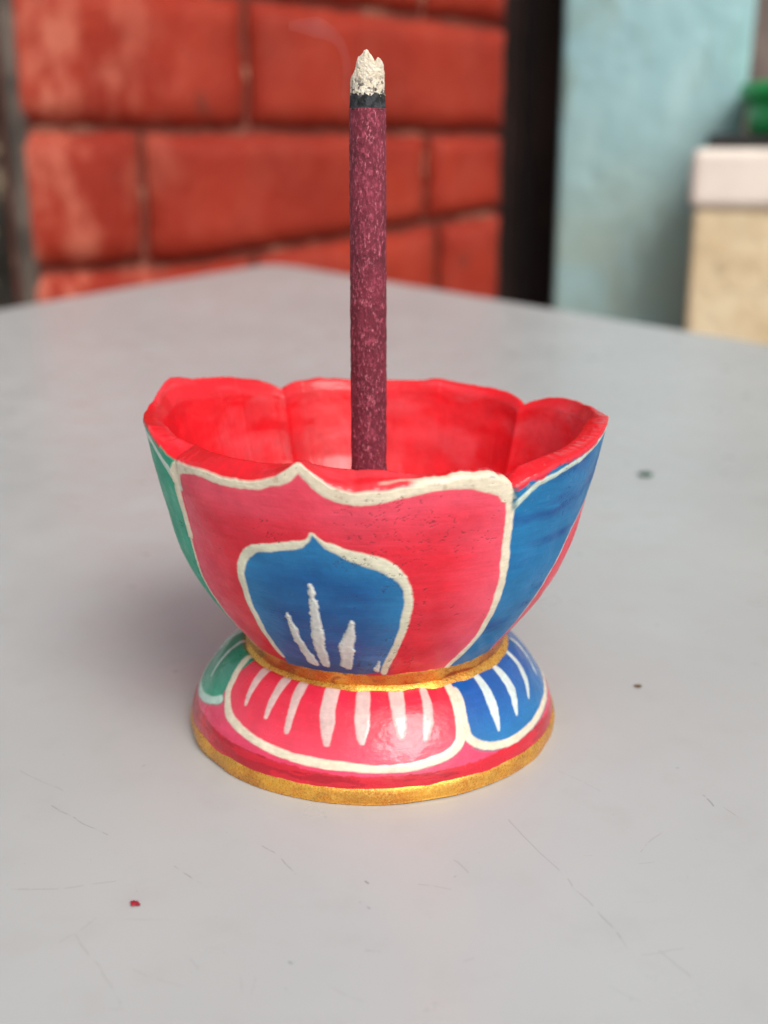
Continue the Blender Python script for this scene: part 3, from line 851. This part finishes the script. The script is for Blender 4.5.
sub(F[mp_], 'petal', m_foot, foot, 'pink petal with seven pale strokes'); sub(F[mb_], 'petal', m_foot, foot, 'blue petal with pale strokes'); sub(F[mg_], 'petal', m_foot, foot, 'green petal with pale strokes')
lathe_wob('foot_rim', [(2.46, .245), (2.52, .238), (2.545, .21), (2.558, .165), (2.56, .10), (2.545, .04), (2.51, .003), (2.2, .0), (1.0, .004)], 480, 25, .009, burner, m_gold, 'gold painted bottom band').location = (-.05 * S, 0, 0)
foot.location = (-.05 * S, 0, 0)

# ------------------------------------------------------------------ incense stick
stick = tag(empty('incense_stick', (-.09, .0, 1.95)), 'thick maroon incense stick with an ash tip, upright in the painted bowl', 'incense stick')
def stick_material():
    t = NT('maroon_incense_paste')
    fl = t.noise(12, 5, .7, t.scaled((1.6, 1.6, 1.0)))
    f2 = t.noise(22, 4, .65, t.scaled((1.5, 1.5, .65), (0, .2, 0)))
    c = t.mix(t.ramp(t.noise(3, 4), .3, .7), (.12, .009, .022), (.195, .018, .038))
    c = t.mix(t.math('MULTIPLY', t.ramp(fl, .50, .66), .8), c, (.44, .07, .12))
    c = t.mix(t.math('MULTIPLY', t.ramp(f2, .56, .68), .8), c, (.68, .20, .25))
    c = t.mix(t.math('MULTIPLY', t.ramp(t.noise(22, 3), .6, .7), .6), c, (.07, .01, .02))
    return t.set(Base_Color=c, Roughness=.75, Normal=t.bump(t.math('ADD', fl, t.math('MULTIPLY', f2, .8)), .8, .025))
def rod(name, z0, z1, r0, r1, mat, amp, nz=200, seg=120, cap=True, parent=None, zjag=0):
    a = np.arange(seg) / seg * 2 * np.pi; t = np.linspace(0, 1, nz)
    Z_ = z0 + (z1 - z0) * t[:, None] + zjag * smooth_noise1(a, 9, 71)[None] * np.where(t > .5, 1, 0)[:, None] * (t[:, None] - .5) * 2
    rb = r0 + (r1 - r0) * t[:, None]
    n1 = fbm2(np.broadcast_to(np.abs(a - np.pi) * 6 + 20, Z_.shape), Z_ * 5 + 30, 301) - .5
    n2 = fbm2(np.broadcast_to(np.abs(a - np.pi) * 14 + 20, Z_.shape), Z_ * 14 + 30, 305) - .5
    Rr = rb + amp * n1 + amp * .6 * n2
    Vv = np.stack([Rr * np.sin(a), -Rr * np.cos(a), Z_], -1).reshape(-1, 3)
    ixx = np.arange(nz * seg).reshape(nz, seg)
    Ff = np.stack([ixx[:-1], np.roll(ixx[:-1], -1, 1), np.roll(ixx[1:], -1, 1), ixx[1:]], -1).reshape(-1, 4)
    if cap:
        nb = len(Vv)
        Vv = np.concatenate([Vv, [[0, 0, z0]], [[0, 0, z1 + (0.005)]]])
        c0 = np.stack([np.full(seg, nb), np.roll(ixx[0], -1), ixx[0], np.full(seg, nb)], -1)
        me_b = bpy.data.meshes.new('tmp'); bpy.data.meshes.remove(me_b)
        # caps as thin quads ring -> tiny inner ring
        inner0 = np.stack([.02 * np.sin(a), -.02 * np.cos(a), z0 + 0 * a], -1); inner1 = inner0 + [0, 0, z1 - z0]
        Vv = np.concatenate([Vv[:nb], inner0, inner1])
        i0 = nb + np.arange(seg); i1 = nb + seg + np.arange(seg)
        Ff = np.concatenate([Ff, np.stack([i0, np.roll(i0, -1), np.roll(ixx[0], -1), ixx[0]], -1), np.stack([ixx[-1], np.roll(ixx[-1], -1), np.roll(i1, -1), i1], -1)])
    return link(name, mesh_np(name, Vv, Ff), mat, parent)
rod('stick_body', 0, 6.19, .238, .226, stick_material(), .02, 420, 140, parent=stick)
ct = NT('charred_paste')
rod('charred_band', 6.17, 6.36, .226, .212, ct.set(Base_Color=ct.mix(ct.ramp(ct.noise(16, 4), .4, .7), (.008, .009, .010), (.05, .055, .06)), Roughness=.9, Normal=ct.bump(ct.noise(20, 4), .8, .03)), .014, 40, 120, parent=stick, zjag=.02)

def ash_material():
    t = NT('pale_ash')
    geo = t.n('ShaderNodeSeparateXYZ'); t.l(t.co, geo.inputs[0])
    low = t.ramp(geo.outputs['Z'], 6.74, 6.36)
    ho = t.ramp(t.noise(17, 4, .65), .48, .56)
    c = t.mix(t.ramp(t.noise(9, 4), .35, .65), (.74, .64, .48), (.88, .80, .66))
    c = t.mix(t.math('MULTIPLY', ho, t.ramp(low, .3, .95)), c, (.10, .09, .09))
    return t.set(Base_Color=c, Roughness=.95, Normal=t.bump(t.noise(24, 4), 1.0, .05))
seg = 110; nz = 80; a = np.arange(seg) / seg * 2 * np.pi
rs = np.linspace(0, 1, 30)
xt = np.array([-.2, -.17, -.14, -.115, -.07, -.03, .01, .04, .065, .09, .12, .15, .2]); ht = np.array([6.55, 6.60, 6.70, 6.79, 6.83, 6.885, 6.88, 6.82, 6.79, 6.75, 6.80, 6.79, 6.70])
def ash_top(x, y): return -.025 + np.interp(x, xt, ht) - .22 * np.abs(y) + .05 * (fbm2(x * 22 + 20, y * 22 + 20, 401) - .5) * 2
def ash_rad(z): return np.interp(z, [6.33, 6.5, 6.85], [.214, .203, .186])
rowsA = []
for i in range(nz):
    t = i / (nz - 1)
    x = .195 * np.sin(a); y = -.195 * np.cos(a)
    z = 6.34 + .018 * smooth_noise1(a, 12, 73) * (1 - t) + (ash_top(x, y) - 6.34) * t
    Rr = ash_rad(z) + .022 * (fbm2(np.abs(a - np.pi) * 7 + 20, z * 14 + 10, 411) - .5) + .018 * (fbm2(np.abs(a - np.pi) * 18 + 20, z * 34 + 10, 415) - .5)
    rowsA.append(np.stack([Rr * np.sin(a), -Rr * np.cos(a), z], -1))
lastR = np.hypot(rowsA[-1][:, 0], rowsA[-1][:, 1])
for k in range(1, 26):
    s = 1 - k / 26; Rr = lastR * s; x = Rr * np.sin(a); y = -Rr * np.cos(a)
    rowsA.append(np.stack([x, y, ash_top(x, y)], -1))
VA = np.concatenate(rowsA); ixx = np.arange(len(rowsA) * seg).reshape(len(rowsA), seg)
link('ash_tip', mesh_np('ash_tip', VA, np.stack([ixx[:-1], np.roll(ixx[:-1], -1, 1), np.roll(ixx[1:], -1, 1), ixx[1:]], -1).reshape(-1, 4)), ash_material(), stick)

# ------------------------------------------------------------------ smoke: faint curling wisps left and right of the ash
sm_ = bpy.data.materials.new('thin_smoke'); sm_.use_nodes = True
nt = sm_.node_tree; nt.nodes.clear()
so = nt.nodes.new('ShaderNodeOutputMaterial'); pv = nt.nodes.new('ShaderNodeVolumePrincipled')
pv.inputs['Color'].default_value = (.78, .82, .95, 1); pv.inputs['Density'].default_value = 42
nt.links.new(pv.outputs[0], so.inputs['Volume'])
def wisp(bm, pts, rx):
    L = smooth_line(pts, 6); W = np.interp(np.linspace(0, 1, len(L)), np.linspace(0, 1, len(rx)), rx)
    prev = None; n = 20
    for i, p in enumerate(L):
        p = Vector(p); q_ = Vector(L[min(i + 1, len(L) - 1)]) - Vector(L[max(i - 1, 0)]); q_.normalize()
        s_ = q_.cross(Vector((0, 1, 0))).normalized(); u_ = q_.cross(s_).normalized()
        ringv = [bm.verts.new(p + (s_ * math.cos(k / n * 6.2832) + u_ * .7 * math.sin(k / n * 6.2832)) * W[i]) for k in range(n)]
        if prev:
            for k in range(n): bm.faces.new((prev[k], prev[(k + 1) % n], ringv[(k + 1) % n], ringv[k]))
        else: bm.faces.new(ringv[::-1])
        prev = ringv
    bm.faces.new(prev)
bm = bmesh.new()
wisp(bm, [(-.30, .05, 8.12), (-.36, .08, 8.3), (-.34, .1, 8.55), (-.37, .12, 8.78), (-.48, .15, 8.96), (-.72, .18, 9.08), (-1.05, .2, 9.1)], [.02, .05, .06, .06, .08, .13, .05])
tag(link('smoke', bm_mesh('smoke', bm, True), sm_), 'faint wisp of smoke curling up at the left of the ash tip', 'smoke', kind='stuff')

# ------------------------------------------------------------------ crumbs on the table
def crumb(name, x, y, r, col_, label, seed, flat_=.35):
    bm = bmesh.new(); bmesh.ops.create_icosphere(bm, subdivisions=3, radius=r)
    for v in bm.verts:
        k = 1 + .6 * mnoise.noise(v.co * (2.2 / r) * .5 + Vector((seed, 0, 0)))
        v.co = Vector((v.co.x * k * 1.15, v.co.y * k, v.co.z * k * flat_))
    zmin = min(v.co.z for v in bm.verts)
    for v in bm.verts: v.co.z -= zmin
    t = NT(name + '_skin')
    tag(link(name, bm_mesh(name, bm, True), t.set(Base_Color=t.mix(t.ramp(t.noise(20, 4), .4, .6), col_, tuple(c * .5 for c in col_)), Roughness=.6), None, (x, y, 0.002)), label, 'crumb')
crumb('paint_flake', -2.52, -4.52, .042, (.42, .012, .03), 'tiny red flake on the table, front left of the bowl', 3)
crumb('green_crumb', 6.57, 12.9, .13, (.03, .12, .08), 'tiny dark green crumb on the table, right of the bowl rim', 8)
crumb('brown_crumb', 3.9, .81, .045, (.16, .09, .02), 'tiny brown crumb on the table, right of the gold edged foot', 14)
